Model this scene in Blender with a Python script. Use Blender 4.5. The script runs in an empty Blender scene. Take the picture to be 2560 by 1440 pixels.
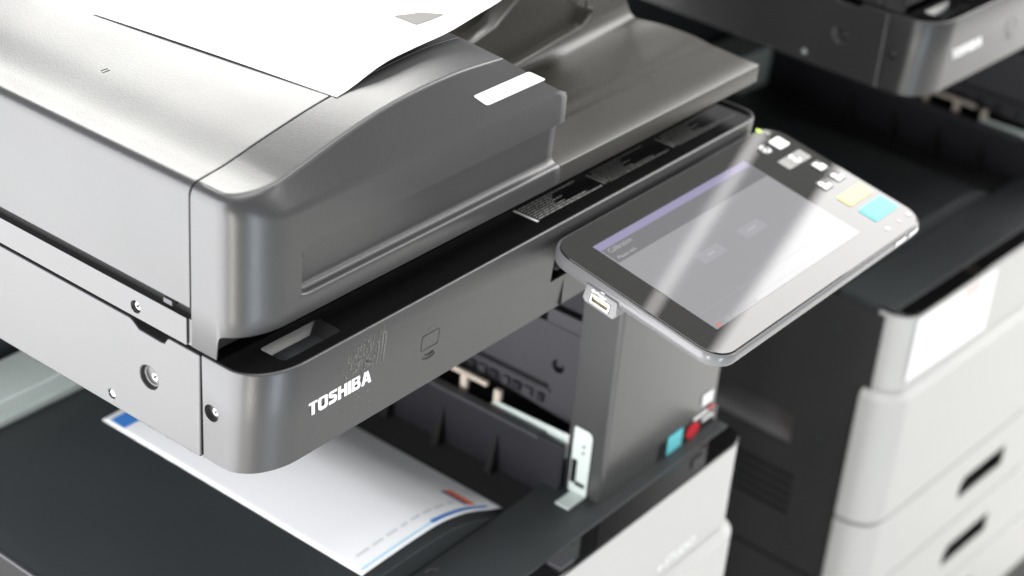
import bpy, bmesh, math, random
from mathutils import Vector, Matrix, Euler
random.seed(7)
S = bpy.context.scene
COL = S.collection

# ------------------------------------------------------------------ camera
cd = bpy.data.cameras.new('camera'); cam = bpy.data.objects.new('camera', cd); COL.objects.link(cam)
right = Vector((0.620115, -0.780625, 0.077986)); down = Vector((-0.351079, -0.365033, -0.862261)); fwd = Vector((0.701570, 0.507322, -0.500423))
M = Matrix((right, -down, -fwd)).transposed().to_4x4(); M.translation = (-0.674241, -0.669254, 0.628202)
cam.matrix_world = M
cd.sensor_width = 36; cd.lens = 65.28; cd.clip_start = 0.02; cd.clip_end = 60
cd.dof.use_dof = True; cd.dof.focus_distance = 1.225; cd.dof.aperture_fstop = 4.6; cd.dof.aperture_blades = 9
S.camera = cam

# ------------------------------------------------------------------ world, lamps, exposure
w = bpy.data.worlds.new('World'); S.world = w; w.use_nodes = True
bg = w.node_tree.nodes['Background']; bg.inputs[0].default_value = (0.98, 0.985, 1.0, 1); bg.inputs[1].default_value = 0.64
S.view_settings.view_transform = 'Standard'; S.view_settings.look = 'None'; S.view_settings.exposure = 0; S.view_settings.gamma = 1
S.view_settings.use_curve_mapping = False

def area(name, loc, target, sx, sy, radiance, color=(1, 1, 1)):
    l = bpy.data.lights.new(name, 'AREA'); l.shape = 'RECTANGLE'; l.size = sx; l.size_y = sy
    l.energy = radiance * math.pi * sx * sy; l.color = color
    o = bpy.data.objects.new(name, l); COL.objects.link(o); o.location = loc
    o.rotation_euler = (Vector(target) - Vector(loc)).to_track_quat('-Z', 'Y').to_euler()
    return o
area('window_behind', (2.1, 2.75, 2.1), (0.15, 0.2, 0.1), 1.6, 1.5, 15.5, (1, 0.99, 0.955))
area('window_right', (4.0, -0.62, 3.0), (0, -0.62, 3.0), 2.8, 4.8, 8.0, (1, 0.98, 0.96))
area('window_gap', (4.0, 1.04, 2.2), (0, 1.04, 2.2), 0.026, 3.2, 6.5, (1, 0.98, 0.96))
area('window_left', (-0.85, 0.85, -0.14), (0.0, 0.85, -0.14), 2.2, 1.6, 7.4, (0.98, 0.985, 1.0))
area('window_front_right', (2.9, -0.78, -0.47), (0.9, 0.0, -0.3), 1.0, 0.92, 3.6, (1, 0.985, 0.96))
area('window_slit_warm', (-1.05, -0.80, -0.50), (0, 0.03, 0.05), 0.16, 0.85, 24.0, (1, 0.96, 0.88))
area('window_slit_cool', (-0.05, -1.35, -0.50), (0.02, 0.03, 0.05), 0.18, 0.85, 14.0, (0.78, 0.89, 1.0))
area('front_fill', (2.0, -2.1, 0.95), (0.1, 0.0, 0.0), 0.7, 0.8, 6.0, (1, 0.99, 0.97))  # added lamp, aimed so the clip tray ramp reflects it
sl = bpy.data.lights.new('floor_fill_spot', 'SPOT'); sl.energy = 220; sl.spot_size = math.radians(30); sl.spot_blend = 0.35; sl.shadow_soft_size = 0.15; sl.color = (1, 0.985, 0.95)  # added spot brightening the unseen floor for reflections in the front column
so = bpy.data.objects.new('floor_fill_spot', sl); COL.objects.link(so); so.location = (2.3, -1.35, 1.6)
so.rotation_euler = (Vector((1.95, -1.15, -0.95)) - Vector(so.location)).to_track_quat('-Z', 'Y').to_euler()
area('ceiling_panel', (0.45, -0.25, 1.9), (0.45, -0.25, 0), 1.5, 1.5, 4.5, (1, 1, 0.99))

FL = -0.95

# ------------------------------------------------------------------ materials
def new_mat(name):
    m = bpy.data.materials.new(name); m.use_nodes = True
    return m, m.node_tree, m.node_tree.nodes['Principled BSDF']
def plastic(name, col, rough, spec=0.5, grain=1500, bump=0.0, mottle=0.06, coat=0.0, dirt=0.0, metal=0.0):
    m, nt, p = new_mat(name)
    p.inputs['Roughness'].default_value = rough; p.inputs['Specular IOR Level'].default_value = spec; p.inputs['Coat Weight'].default_value = coat
    p.inputs['Metallic'].default_value = metal
    tc = nt.nodes.new('ShaderNodeTexCoord')
    n1 = nt.nodes.new('ShaderNodeTexNoise'); n1.inputs['Scale'].default_value = 14; n1.inputs['Detail'].default_value = 5
    nt.links.new(tc.outputs['Object'], n1.inputs['Vector'])
    mx = nt.nodes.new('ShaderNodeMix'); mx.data_type = 'RGBA'
    mx.inputs['A'].default_value = (*[c * (1 - mottle) for c in col], 1); mx.inputs['B'].default_value = (*[min(1, c * (1 + mottle)) for c in col], 1)
    nt.links.new(n1.outputs['Fac'], mx.inputs['Factor'])
    last = mx.outputs['Result']
    if dirt > 0:      # specks of dust
        v = nt.nodes.new('ShaderNodeTexNoise'); v.inputs['Scale'].default_value = 420; v.inputs['Detail'].default_value = 2
        nt.links.new(tc.outputs['Object'], v.inputs['Vector'])
        r = nt.nodes.new('ShaderNodeValToRGB'); r.color_ramp.elements[0].position = 0.70; r.color_ramp.elements[1].position = 0.78
        r.color_ramp.elements[0].color = (0, 0, 0, 1); r.color_ramp.elements[1].color = (dirt, dirt, dirt, 1)
        nt.links.new(v.outputs['Fac'], r.inputs['Fac'])
        m2 = nt.nodes.new('ShaderNodeMix'); m2.data_type = 'RGBA'; nt.links.new(r.outputs['Color'], m2.inputs['Factor'])
        nt.links.new(last, m2.inputs['A']); m2.inputs['B'].default_value = (0.4, 0.4, 0.38, 1); last = m2.outputs['Result']
    nt.links.new(last, p.inputs['Base Color'])
    r2 = nt.nodes.new('ShaderNodeMapRange'); r2.inputs['To Min'].default_value = rough * 0.9; r2.inputs['To Max'].default_value = min(1, rough * 1.12)
    nt.links.new(n1.outputs['Fac'], r2.inputs['Value']); nt.links.new(r2.outputs['Result'], p.inputs['Roughness'])
    if bump > 0:
        n2 = nt.nodes.new('ShaderNodeTexNoise'); n2.inputs['Scale'].default_value = grain; n2.inputs['Detail'].default_value = 1.5
        nt.links.new(tc.outputs['Object'], n2.inputs['Vector'])
        b = nt.nodes.new('ShaderNodeBump'); b.inputs['Strength'].default_value = bump; b.inputs['Distance'].default_value = 0.0004
        nt.links.new(n2.outputs['Fac'], b.inputs['Height']); nt.links.new(b.outputs['Normal'], p.inputs['Normal'])
    return m
def emit(name, col, strength, base=(0.02, 0.02, 0.02), rough=0.04):
    m, nt, p = new_mat(name)
    p.inputs['Base Color'].default_value = (*base, 1); p.inputs['Roughness'].default_value = rough
    p.inputs['Emission Color'].default_value = (*col, 1); p.inputs['Emission Strength'].default_value = strength
    return m
GRAPHITE = plastic('graphite_plastic', (0.022, 0.022, 0.0232), 0.36, spec=0.80, grain=900, bump=0.22, mottle=0.05, dirt=0.05)
GRAPHITE_S = plastic('graphite_plastic_smooth', (0.026, 0.026, 0.0272), 0.33, spec=0.85, grain=1000, bump=0.05, mottle=0.04, dirt=0.0)
TRAYGREY = plastic('warm_grey_plastic', (0.031, 0.0285, 0.0235), 0.27, spec=0.55, grain=1500, bump=0.12, mottle=0.05)
BLACKGLOSS = plastic('black_gloss', (0.006, 0.006, 0.0065), 0.16, mottle=0.2, dirt=0.04)
BLACKMATTE = plastic('black_matte', (0.032, 0.036, 0.038), 0.5, spec=0.35, grain=1400, bump=0.25, mottle=0.12)
BLACKSIDE = plastic('black_side', (0.024, 0.024, 0.0245), 0.55, spec=0.3, grain=900, bump=0.3, mottle=0.12)
BLUEBLACK = plastic('blue_black', (0.017, 0.017, 0.021), 0.5, spec=0.35, grain=1400, bump=0.15, mottle=0.1)
SLATE = plastic('slate_plastic', (0.048, 0.048, 0.054), 0.45, spec=0.4, grain=1400, bump=0.1)
COLUMN = plastic('column_plastic', (0.05, 0.05, 0.05), 0.24, spec=0.8, grain=1500, bump=0.08)
DARK = plastic('dark_void', (0.008, 0.008, 0.008), 0.6, spec=0.2)
WHITE = plastic('white_plastic', (0.455, 0.455, 0.445), 0.34, grain=1500, bump=0.06, mottle=0.02)
PAPER = plastic('paper', (0.90, 0.91, 0.925), 0.75, spec=0.2, grain=2500, bump=0.05, mottle=0.01)
STICKER = plastic('sticker_white', (0.88, 0.88, 0.87), 0.4, mottle=0.01)
ZINC = plastic('zinc_metal', (0.62, 0.69, 0.66), 0.42, spec=0.6, grain=300, bump=0.05, mottle=0.06, metal=0.15)
STEEL = plastic('screw_steel', (0.55, 0.55, 0.54), 0.3, metal=0.9)
CREAM = plastic('cream_guide', (0.55, 0.48, 0.4), 0.45)
GLASS = plastic('bezel_glass', (0.012, 0.0115, 0.010), 0.012, spec=0.62, mottle=0.1)
TRIM = plastic('panel_trim', (0.14, 0.14, 0.145), 0.22, spec=0.6, mottle=0.03)
INK = plastic('grey_ink', (0.20, 0.195, 0.185), 0.7, spec=0.2)
BLUE = plastic('blue_ink', (0.05, 0.22, 0.62), 0.7, spec=0.2)
NAVY = plastic('navy_ink', (0.02, 0.10, 0.32), 0.7, spec=0.2)
ORANGE = plastic('orange_ink', (0.95, 0.20, 0.07), 0.7, spec=0.2)
PALEBLUE = plastic('pale_blue_ink', (0.35, 0.65, 0.85), 0.7, spec=0.2)
TEXTINK = plastic('pale_grey_text', (0.66, 0.69, 0.72), 0.7, spec=0.2)
PRINT = plastic('print_grey', (0.5, 0.5, 0.48), 0.5)
PRINT_D = plastic('print_dim', (0.2, 0.2, 0.19), 0.5)
CYAN = plastic('cyan_sticker', (0.16, 0.62, 0.68), 0.4)
RED = plastic('red_sticker', (0.6, 0.015, 0.03), 0.4)
PINK = plastic('pink_print', (0.85, 0.5, 0.45), 0.5)

# ------------------------------------------------------------------ mesh helpers
def finish(name, verts, faces, mat, parent=None, smooth=30, bevel=0.0, seg=2, mats=None, fmat=None):
    me = bpy.data.meshes.new(name)
    me.from_pydata([tuple(v) for v in verts], [], faces)
    bm = bmesh.new(); bm.from_mesh(me)
    bmesh.ops.remove_doubles(bm, verts=bm.verts, dist=1e-6)
    bmesh.ops.recalc_face_normals(bm, faces=bm.faces)
    bm.to_mesh(me); bm.free()
    for m in (mats or [mat]): me.materials.append(m)
    if fmat:
        for i, f in enumerate(me.polygons): f.material_index = fmat[i] if i < len(fmat) else 0
    o = bpy.data.objects.new(name, me); COL.objects.link(o)
    if parent is not None:
        o.parent = parent
        if parent.type == 'EMPTY': o.location = (0, 0, -parent.location.z)
    if smooth:
        me.shade_smooth(); me.set_sharp_from_angle(angle=math.radians(smooth))
    if bevel:
        b = o.modifiers.new('bevel', 'BEVEL'); b.width = bevel; b.segments = seg; b.limit_method = 'ANGLE'; b.angle_limit = math.radians(32); b.harden_normals = True
    return o
class MB:
    def __init__(s): s.v = []; s.f = []; s.m = []
    def add(s, v, f, m=0):
        k = len(s.v); s.v += [tuple(p) for p in v]; s.f += [tuple(i + k for i in q) for q in f]; s.m += [m] * len(f); return s
    def box(s, x0, x1, y0, y1, z0, z1, m=0):
        return s.add([(x0,y0,z0),(x1,y0,z0),(x1,y1,z0),(x0,y1,z0),(x0,y0,z1),(x1,y0,z1),(x1,y1,z1),(x0,y1,z1)],
                     [(0,3,2,1),(4,5,6,7),(0,1,5,4),(1,2,6,5),(2,3,7,6),(3,0,4,7)], m)
    def prism(s, poly, ax, a, b, m=0):
        n = len(poly)
        def mk(p, t): return (t, p[0], p[1]) if ax == 'x' else (p[0], t, p[1]) if ax == 'y' else (p[0], p[1], t)
        v = [mk(p, a) for p in poly] + [mk(p, b) for p in poly]
        f = [tuple(range(n)), tuple(range(2*n-1, n-1, -1))] + [(i, i+n, (i+1) % n + n, (i+1) % n) for i in range(n)]
        return s.add(v, f, m)
    def loops(s, loops, cap0=True, cap1=True, m=0):
        n = len(loops[0]); v = [p for L in loops for p in L]; f = []
        for k in range(len(loops) - 1):
            for i in range(n):
                j = (i+1) % n; f.append((k*n+i, k*n+j, (k+1)*n+j, (k+1)*n+i))
        if cap0: f.append(tuple(range(n-1, -1, -1)))
        if cap1: f.append(tuple(range((len(loops)-1)*n, len(loops)*n)))
        return s.add(v, f, m)
    def cyl(s, c, axis, r, h, n=20, m=0, r2=None):
        a = Vector(axis).normalized(); u = a.orthogonal().normalized(); w_ = a.cross(u); c = Vector(c); r2 = r if r2 is None else r2
        L0 = [c + (u*math.cos(t)+w_*math.sin(t))*r for t in [2*math.pi*i/n for i in range(n)]]
        L1 = [c + a*h + (u*math.cos(t)+w_*math.sin(t))*r2 for t in [2*math.pi*i/n for i in range(n)]]
        return s.loops([L0, L1], m=m)
    def tube(s, pts, r, n=6, closed=False, m=0):
        pts = [Vector(p) for p in pts]; loops = []; N = len(pts)
        for i, p in enumerate(pts):
            a = pts[(i-1) % N] if (closed or i > 0) else p; b = pts[(i+1) % N] if (closed or i < N-1) else p
            d = (b-a).normalized(); u = d.cross(Vector((0.3, 0.9, 0.2))).normalized(); q = d.cross(u)
            loops.append([p + (u*math.cos(2*math.pi*k/n) + q*math.sin(2*math.pi*k/n))*r for k in range(n)])
        if closed: loops.append(loops[0]); return s.loops(loops, False, False, m)
        return s.loops(loops, True, True, m)
    def grid(s, rows, m=0):
        a = len(rows); n = len(rows[0]); v = [p for r in rows for p in r]
        return s.add(v, [(i*n+j, i*n+j+1, (i+1)*n+j+1, (i+1)*n+j) for i in range(a-1) for j in range(n-1)], m)
    def build(s, name, mat, parent=None, **k):
        mats = k.pop('mats', None)
        return finish(name, s.v, s.f, mat, parent, mats=mats, fmat=s.m if mats else None, **k)
def rrect(x0, x1, y0, y1, r, n=8):      # r: bl, br, tr, tl
    if not hasattr(r, '__len__'): r = (r,)*4
    out = []
    q = [(a if hasattr(a, '__len__') else (a, a)) for a in r]
    for (cx, cy, rr, a0) in ((x0+q[0][0], y0+q[0][1], q[0], 180), (x1-q[1][0], y0+q[1][1], q[1], 270), (x1-q[2][0], y1-q[2][1], q[2], 0), (x0+q[3][0], y1-q[3][1], q[3], 90)):
        for i in range(n+1):
            t = math.radians(a0 + 90*i/n); out.append((cx+rr[0]*math.cos(t), cy+rr[1]*math.sin(t)))
    return out
def lerp(xs, ys, x):
    if x <= xs[0]: return ys[0]
    for i in range(len(xs)-1):
        if x <= xs[i+1]: return ys[i] + (ys[i+1]-ys[i])*(x-xs[i])/(xs[i+1]-xs[i])
    return ys[-1]
def smoothcurve(xs, ys):        # monotone cubic interpolation
    n = len(xs); d = [(ys[i+1]-ys[i])/(xs[i+1]-xs[i]) for i in range(n-1)]
    mm = [d[0]] + [(d[i-1]+d[i])/2 for i in range(1, n-1)] + [d[-1]]
    def f(x):
        x = max(xs[0], min(xs[-1], x)); i = 0
        while i < n-2 and x > xs[i+1]: i += 1
        h = xs[i+1]-xs[i]; t = (x-xs[i])/h
        return (2*t**3-3*t*t+1)*ys[i] + (t**3-2*t*t+t)*h*mm[i] + (-2*t**3+3*t*t)*ys[i+1] + (t**3-t*t)*h*mm[i+1]
    return f
def carve(o, cutters, op='DIFFERENCE', smooth=30):
    cs = []
    for mb in cutters:
        c = mb.build('cutter', DARK, None, smooth=0); cs.append(c)
        c.location = o.location if o.parent is None else (0, 0, 0)
        c.parent = o.parent; c.location = o.location
        md = o.modifiers.new('cut', 'BOOLEAN'); md.operation = op; md.object = c; md.solver = 'EXACT'
    bpy.context.view_layer.update()
    dg = bpy.context.evaluated_depsgraph_get()
    me = bpy.data.meshes.new_from_object(o.evaluated_get(dg))
    for md in list(o.modifiers): o.modifiers.remove(md)
    mats = list(o.data.materials); o.data = me
    me.materials.clear()
    for m in mats: me.materials.append(m)
    for p in me.polygons: p.material_index = min(p.material_index, len(mats)-1)
    for c in cs: bpy.data.objects.remove(c)
    me.shade_smooth(); me.set_sharp_from_angle(angle=math.radians(smooth))
    return o
def bev(o, wd, seg=2, ang=32):
    b = o.modifiers.new('bevel', 'BEVEL'); b.width = wd; b.segments = seg; b.limit_method = 'ANGLE'; b.angle_limit = math.radians(ang); b.harden_normals = True; return o
def place_text(name, body, size, mat, parent, mtx, align='LEFT', offset=0.0, ext=0.0001):
    c = bpy.data.curves.new('txt', 'FONT'); c.body = body; c.size = size; c.align_x = align; c.offset = offset; c.extrude = ext; c.resolution_u = 3
    t = bpy.data.objects.new('txt', c); COL.objects.link(t); bpy.context.view_layer.update()
    me = bpy.data.meshes.new_from_object(t.evaluated_get(bpy.context.evaluated_depsgraph_get()))
    bpy.data.objects.remove(t); me.transform(mtx); me.materials.clear(); me.materials.append(mat)
    o = bpy.data.objects.new(name, me); COL.objects.link(o)
    if parent is not None:
        o.parent = parent
        if parent.type == 'EMPTY': o.location = (0, 0, -parent.location.z)
    return o
def curve2d(name, splines, mat, parent, mtx, ext=0.0001):
    c = bpy.data.curves.new('shape', 'CURVE'); c.dimensions = '2D'; c.fill_mode = 'BOTH'; c.extrude = ext
    for sp in splines:
        s = c.splines.new('POLY'); s.points.add(len(sp)-1); s.use_cyclic_u = True
        for i, p in enumerate(sp): s.points[i].co = (p[0], p[1], 0, 1)
    t = bpy.data.objects.new('shape', c); COL.objects.link(t); bpy.context.view_layer.update()
    me = bpy.data.meshes.new_from_object(t.evaluated_get(bpy.context.evaluated_depsgraph_get()))
    bpy.data.objects.remove(t); me.transform(mtx); me.materials.clear(); me.materials.append(mat)
    o = bpy.data.objects.new(name, me); COL.objects.link(o); o.parent = parent
    if parent.type == 'EMPTY': o.location = (0, 0, -parent.location.z)
    return o
def tag(o, label, cat=None, group=None, kind=None):
    if label: o['label'] = label
    if cat: o['category'] = cat
    if group: o['group'] = group
    if kind: o['kind'] = kind
    return o

# ------------------------------------------------------------------ floor
f = MB().add([(-6,-6,FL),(8,-6,FL),(8,8,FL),(-6,8,FL)], [(0,1,2,3)]).build('floor', plastic('floor_vinyl', (0.62, 0.62, 0.60), 0.3, mottle=0.08), smooth=0)
f['kind'] = 'structure'; f['label'] = 'pale smooth office floor under the printers'

# ================================================================== the printer
root = bpy.data.objects.new('multifunction_printer', None); COL.objects.link(root); root.location = (0, 0, FL); root.empty_display_size = 0.1

# ---- lower body -----------------------------------------------------
core = MB().box(0.003, 0.58, 0.0, 0.565, FL+0.03, -0.312).build('cabinet_core', BLACKSIDE, root)
side = MB().box(-0.001, 0.0025, -0.0085, 0.565, -0.662, -0.311).build('side_panel', BLACKSIDE, root)
carve(side, [MB().prism(rrect(0.072, 0.20, -0.513, -0.473, 0.004), 'x', -0.01, 0.01)] +
      [MB().prism(rrect(0.060, 0.165, -0.553-0.0115*i, -0.548-0.0115*i, 0.002, 3), 'x', -0.01, 0.01) for i in range(5)])
carve(core, [MB().prism([(0.0715, -0.5135), (0.2005, -0.5135), (0.2005, -0.4725), (0.0715, -0.4725)], 'x', -0.01, 0.022)])
MB().prism([(0.0025, -0.512), (0.0215, -0.487), (0.0215, -0.512)], 'y', 0.0725, 0.1995).build('grip_ramp', plastic('grip_grey', (0.12, 0.115, 0.115), 0.5), root)
bev(side, 0.0012)
MB().box(-0.001, 0.0025, -0.0085, 0.565, FL+0.03, -0.6655).build('lower_side_panel', BLACKSIDE, root, bevel=0.0012)
def screw(parent, c, ax, r=0.0032, name='screw', mat=None):
    mat = mat or STEEL
    mb = MB(); a = Vector(ax); c = Vector(c)
    mb.cyl(c, ax, r, 0.0012, 18, 0, r2=r*0.86)
    u = a.orthogonal().normalized(); q = a.cross(u)
    for (p, s_) in ((u, q), (q, u)):
        e = c + a*0.00125; L = r*0.62; W = r*0.16
        mb.add([e-p*L-s_*W, e+p*L-s_*W, e+p*L+s_*W, e-p*L+s_*W] , [(0,1,2,3)], 1)
        if p is q: mb.v[-4:] = [tuple(Vector(v) + a*0.00006) for v in mb.v[-4:]]
    return mb.build(name, mat, parent, mats=[mat, DARK], smooth=30)
for (yy, zz) in ((0.0425, -0.346), (0.0404, -0.486), (0.0405, -0.625)): screw(side, (-0.001, yy, zz), (-1, 0, 0), 0.0042, mat=BLACKMATTE)

def front_loops(off, z0, z1, x0=0.0, y0=-0.036, b=0.0015):
    R = (0.026+off, 0.02+off, 0.001, 0.001)
    def L(d, z): return [(x, y, z) for x, y in rrect(x0-off+d, 0.58+off-d, y0-off+d, 0.0, [max(0.0008, r-d) for r in R], 10)]
    return [L(b, z0), L(0, z0+b), L(0, z1-b), L(b, z1)]
MB().loops(front_loops(0.0, -0.398, -0.3065, b=0.001)).build('front_door', WHITE, root)
ledge = MB().loops(front_loops(0.0005, -0.3055, -0.3025, b=0.001)).build('black_ledge', plastic('black_mirror', (0.005, 0.005, 0.0055), 0.05, mottle=0.2), root)
zs = [(-0.5635, -0.4005), (-0.6635, -0.5665), (-0.7635, -0.6665), (-0.8635, -0.7665)]
for i, (a, b) in enumerate(zs):
    lp = front_loops(0.0075, a, b if i else -0.3985, b=0.002)
    if i == 0: lp = lp[:2] + [[(p[0], p[1], -0.4055) for p in lp[2]], [(p[0], p[1], -0.3987) for p in front_loops(0.0, -0.45, -0.3987, b=0.0006)[3]]]
    d = MB().loops(lp).build('paper_drawer', WHITE, root)
    if i:
        zc = b - 0.048
        hp = [(0.208, zc-0.016), (0.318, zc-0.016), (0.318, zc+0.014), (0.216, zc+0.014), (0.208, zc+0.004)]
        carve(d, [MB().prism(hp, 'y', -0.07, -0.008)])
        L_ = [hp[0], hp[1], hp[2], hp[3], hp[4]]; cxm, czm = 0.263, zc-0.001
        sc = lambda k_, y: [(cxm+(p[0]-cxm)*k_, y, czm+(p[1]-czm)*(1-(1-k_)*3)) for p in L_]
        MB().loops([sc(0.998, -0.0415), sc(0.990, -0.0415), sc(0.975, -0.0095)], False, True).build('grip_recess', DARK, d, smooth=0)
MB().loops(front_loops(-0.003, FL+0.005, -0.8665)).build('plinth', BLACKSIDE, root)
place_text('model_lettering', 'e-STUDIO', 0.0135, STICKER, root, Matrix.Translation((0.455, -0.0362, -0.388)) @ Euler((math.radians(90), 0, 0)).to_matrix().to_4x4())

# deck, exit tray
deck = MB().box(0.0015, 0.579, -0.017, 0.0495, -0.3125, -0.3015).build('front_deck', BLACKMATTE, root, bevel=0.0015)
MB().tube([(0.2326+0.007*math.cos(t), 0.050-0.013+0.007*math.sin(t), -0.3013) for t in [math.pi*k/10+0.2 for k in range(9)]], 0.0006).build('finger_mark', SLATE, deck)
MB().box(0.306, 0.324, -0.0335, -0.0185, -0.3027, -0.2985).build('door_latch', SLATE, root, bevel=0.0008)
tx = [0.0, 0.10, 0.20, 0.25, 0.27, 0.291, 0.307, 0.334, 0.3686, 0.389]
tz = [-0.2795, -0.2815, -0.2825, -0.2830, -0.2850, -0.2900, -0.2955, -0.3075, -0.3230, -0.3310]
traypz = smoothcurve(tx, tz)
pr = [(0.004, -0.31), (0.004, -0.2815), (0.0055, -0.2800)] + [(0.012+0.377*i/40, traypz(0.012+0.377*i/40)) for i in range(41)] + [(0.389, -0.345), (0.0045+0.3, -0.345), (0.30, -0.31)]
tray = MB().prism(pr, 'y', 0.0505, 0.408).build('exit_tray', BLACKMATTE, root, bevel=0.001)
MB().box(0.0005, 0.0038, 0.052, 0.40, -0.2808, -0.2785).build('tray_edge', SLATE, tray, bevel=0.0007)
MB().box(0.0025, 0.0038, 0.052, 0.40, -0.31, -0.2812).build('tray_side', DARK, tray)
# ribbed stop wall of the exit
wz = lambda y: -0.2575
wall = MB().prism([(0.034, -0.345), (0.408, -0.345), (0.408, wz(0.408)), (0.034, wz(0.034))], 'x', 0.390, 0.3955).build('stop_wall', BLUEBLACK, root, bevel=0.0012)
MB().prism([(0.058, -0.2597), (0.408, -0.2597), (0.408, -0.2567), (0.058, -0.2567)], 'x', 0.3875, 0.398).build('wall_rim', SLATE, wall, bevel=0.001)
for yy in (0.102, 0.162, 0.222, 0.282):
    MB().add([(0.3896, yy-0.0008, -0.2765), (0.3896, yy+0.0008, -0.2765), (0.3700, yy+0.0065, -0.340), (0.3700, yy-0.0065, -0.340), (0.3896, yy+0.0065, -0.340), (0.3896, yy-0.0065, -0.340)],
             [(0,1,2,3), (1,4,2), (0,3,5), (0,5,4,1), (3,2,4,5)]).build('rib', DARK, wall)  # shadow side of the ribs put into their darker colour
MB().prism([(0.126, -0.275), (0.126, -0.2625), (0.113, -0.2535), (0.031, -0.2505), (0.031, -0.275)], 'x', 0.4005, 0.402).build('metal_rail', ZINC, root, bevel=0.0004)
br = MB().prism(rrect(0.0105, 0.029, -0.3015, -0.236, (0.001, 0.001, 0.002, 0.006)), 'x', 0.3975, 0.399).build('metal_bracket', ZINC, root, bevel=0.0004)
MB().box(0.374, 0.3975, 0.0105, 0.025, -0.3013, -0.2998).build('bracket_foot', ZINC, br, bevel=0.0004)
MB().box(0.3966, 0.3974, 0.0225, 0.0275, -0.291, -0.268).build('hook_slot', DARK, br)
MB().box(0.3966, 0.3974, 0.013, 0.022, -0.2925, -0.289).build('hook_slot', DARK, br)
for zz in (-0.252, -0.2585): MB().cyl((0.3974, 0.0175, zz), (-1, 0, 0), 0.0012, 0.0003, 10).build('rivet_hole', DARK, br)
# inner exit unit behind the stop wall
MB().box(0.434, 0.578, 0.036, 0.56, -0.312, -0.0815).build('inner_housing', DARK, root)
ip = MB().prism([(0.036, -0.2475), (0.0495, -0.2555), (0.30, -0.232), (0.30, -0.168), (0.036, -0.168)], 'x', 0.420, 0.4335).build('inner_panel', SLATE, root)
carve(ip, [MB().cyl((0.41, 0.0675, -0.206), (1, 0, 0), 0.0062, 0.03, 16), MB().box(0.41, 0.4255, 0.075, 0.30, -0.2305, -0.2275)])
bev(ip, 0.0008)
MB().box(0.4175, 0.4195, 0.072, 0.30, -0.2335, -0.231).build('guide_ledge', SLATE, ip, bevel=0.0006)
MB().box(0.424, 0.430, 0.0655, 0.0715, -0.2085, -0.201).build('hole_boss', SLATE, ip)
for k in range(14):
    y0 = 0.078 + 0.0125*k
    MB().box(0.4165, 0.4195, y0, y0+(0.008 if k % 3 else 0.0055), -0.2455-0.0004*(k % 2), -0.238).build('guide_tooth', SLATE if k % 2 else BLUEBLACK, ip)
MB().box(0.405, 0.433, 0.036, 0.0485, -0.287, -0.259).build('exit_roller_holder', SLATE, root, bevel=0.001)
MB().box(0.408, 0.4325, 0.05, 0.30, -0.292, -0.262).build('exit_slot_block', DARK, root)
cg = MB().box(0.4035, 0.4075, 0.128, 0.26, -0.2470, -0.2428).build('exit_guide', CREAM, root, bevel=0.0006)
for yy in (0.112, 0.149, 0.19): MB().box(0.4025, 0.4072, yy, yy+0.007, -0.262, -0.2445).build('guide_peg', CREAM, cg, bevel=0.0006)
MB().box(0.412, 0.4335, 0.038, 0.078, -0.162, -0.148).build('upper_block', SLATE, root, bevel=0.001)
MB().box(0.418, 0.4335, 0.036, 0.30, -0.146, -0.12).build('upper_panel', BLUEBLACK, root, bevel=0.001)
MB().box(0.412, 0.4335, 0.0785, 0.115, -0.1525, -0.149).build('upper_strip', CREAM, root, bevel=0.0006)
# front column
cl = [[(x, y, z) for x, y in rrect(0.40, 0.583, -0.003, 0.0355, (0.004, 0.014, 0.001, 0.001), 8)] for z in (-0.312, -0.0795)]
colm = MB().loops(cl).build('front_column', COLUMN, root)
MB().box(0.4855, 0.5775, -0.0036, -0.0031, -0.3012, -0.2835).build('label_plate', BLACKGLOSS, colm)
MB().box(0.4975, 0.520, -0.0044, -0.0038, -0.3005, -0.2815).build('cyan_sticker', CYAN, colm)
MB().prism([(0.5375+0.0105*math.cos(t), -0.2935+0.0075*math.sin(t)) for t in [2*math.pi*k/18 for k in range(18)]], 'y', -0.0044, -0.0038).build('red_sticker', RED, colm)
MB().box(0.537, 0.5585, -0.0046, -0.0038, -0.2835, -0.2805).build('white_print', STICKER, colm)
MB().box(0.552, 0.5685, -0.0046, -0.0038, -0.2915, -0.2885).build('white_print', STICKER, colm)
MB().box(0.560, 0.569, -0.0046, -0.0038, -0.2825, -0.2795).build('red_print', RED, colm)
MB().box(0.5485, 0.5645, -0.0042, -0.0034, -0.2735, -0.262).build('white_label', STICKER, colm)
# rear of the cavity
bar = MB().box(0.02, 0.43, 0.4095, 0.462, -0.31, -0.258).build('rear_frame', ZINC, root, bevel=0.002)
MB().box(0.02, 0.43, 0.4065, 0.4092, -0.2775, -0.2735).build('frame_lip', ZINC, bar, bevel=0.0008)
MB().box(0.0, 0.58, 0.475, 0.56, -0.312, -0.0815).build('rear_wall', BLACKMATTE, root)

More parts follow.
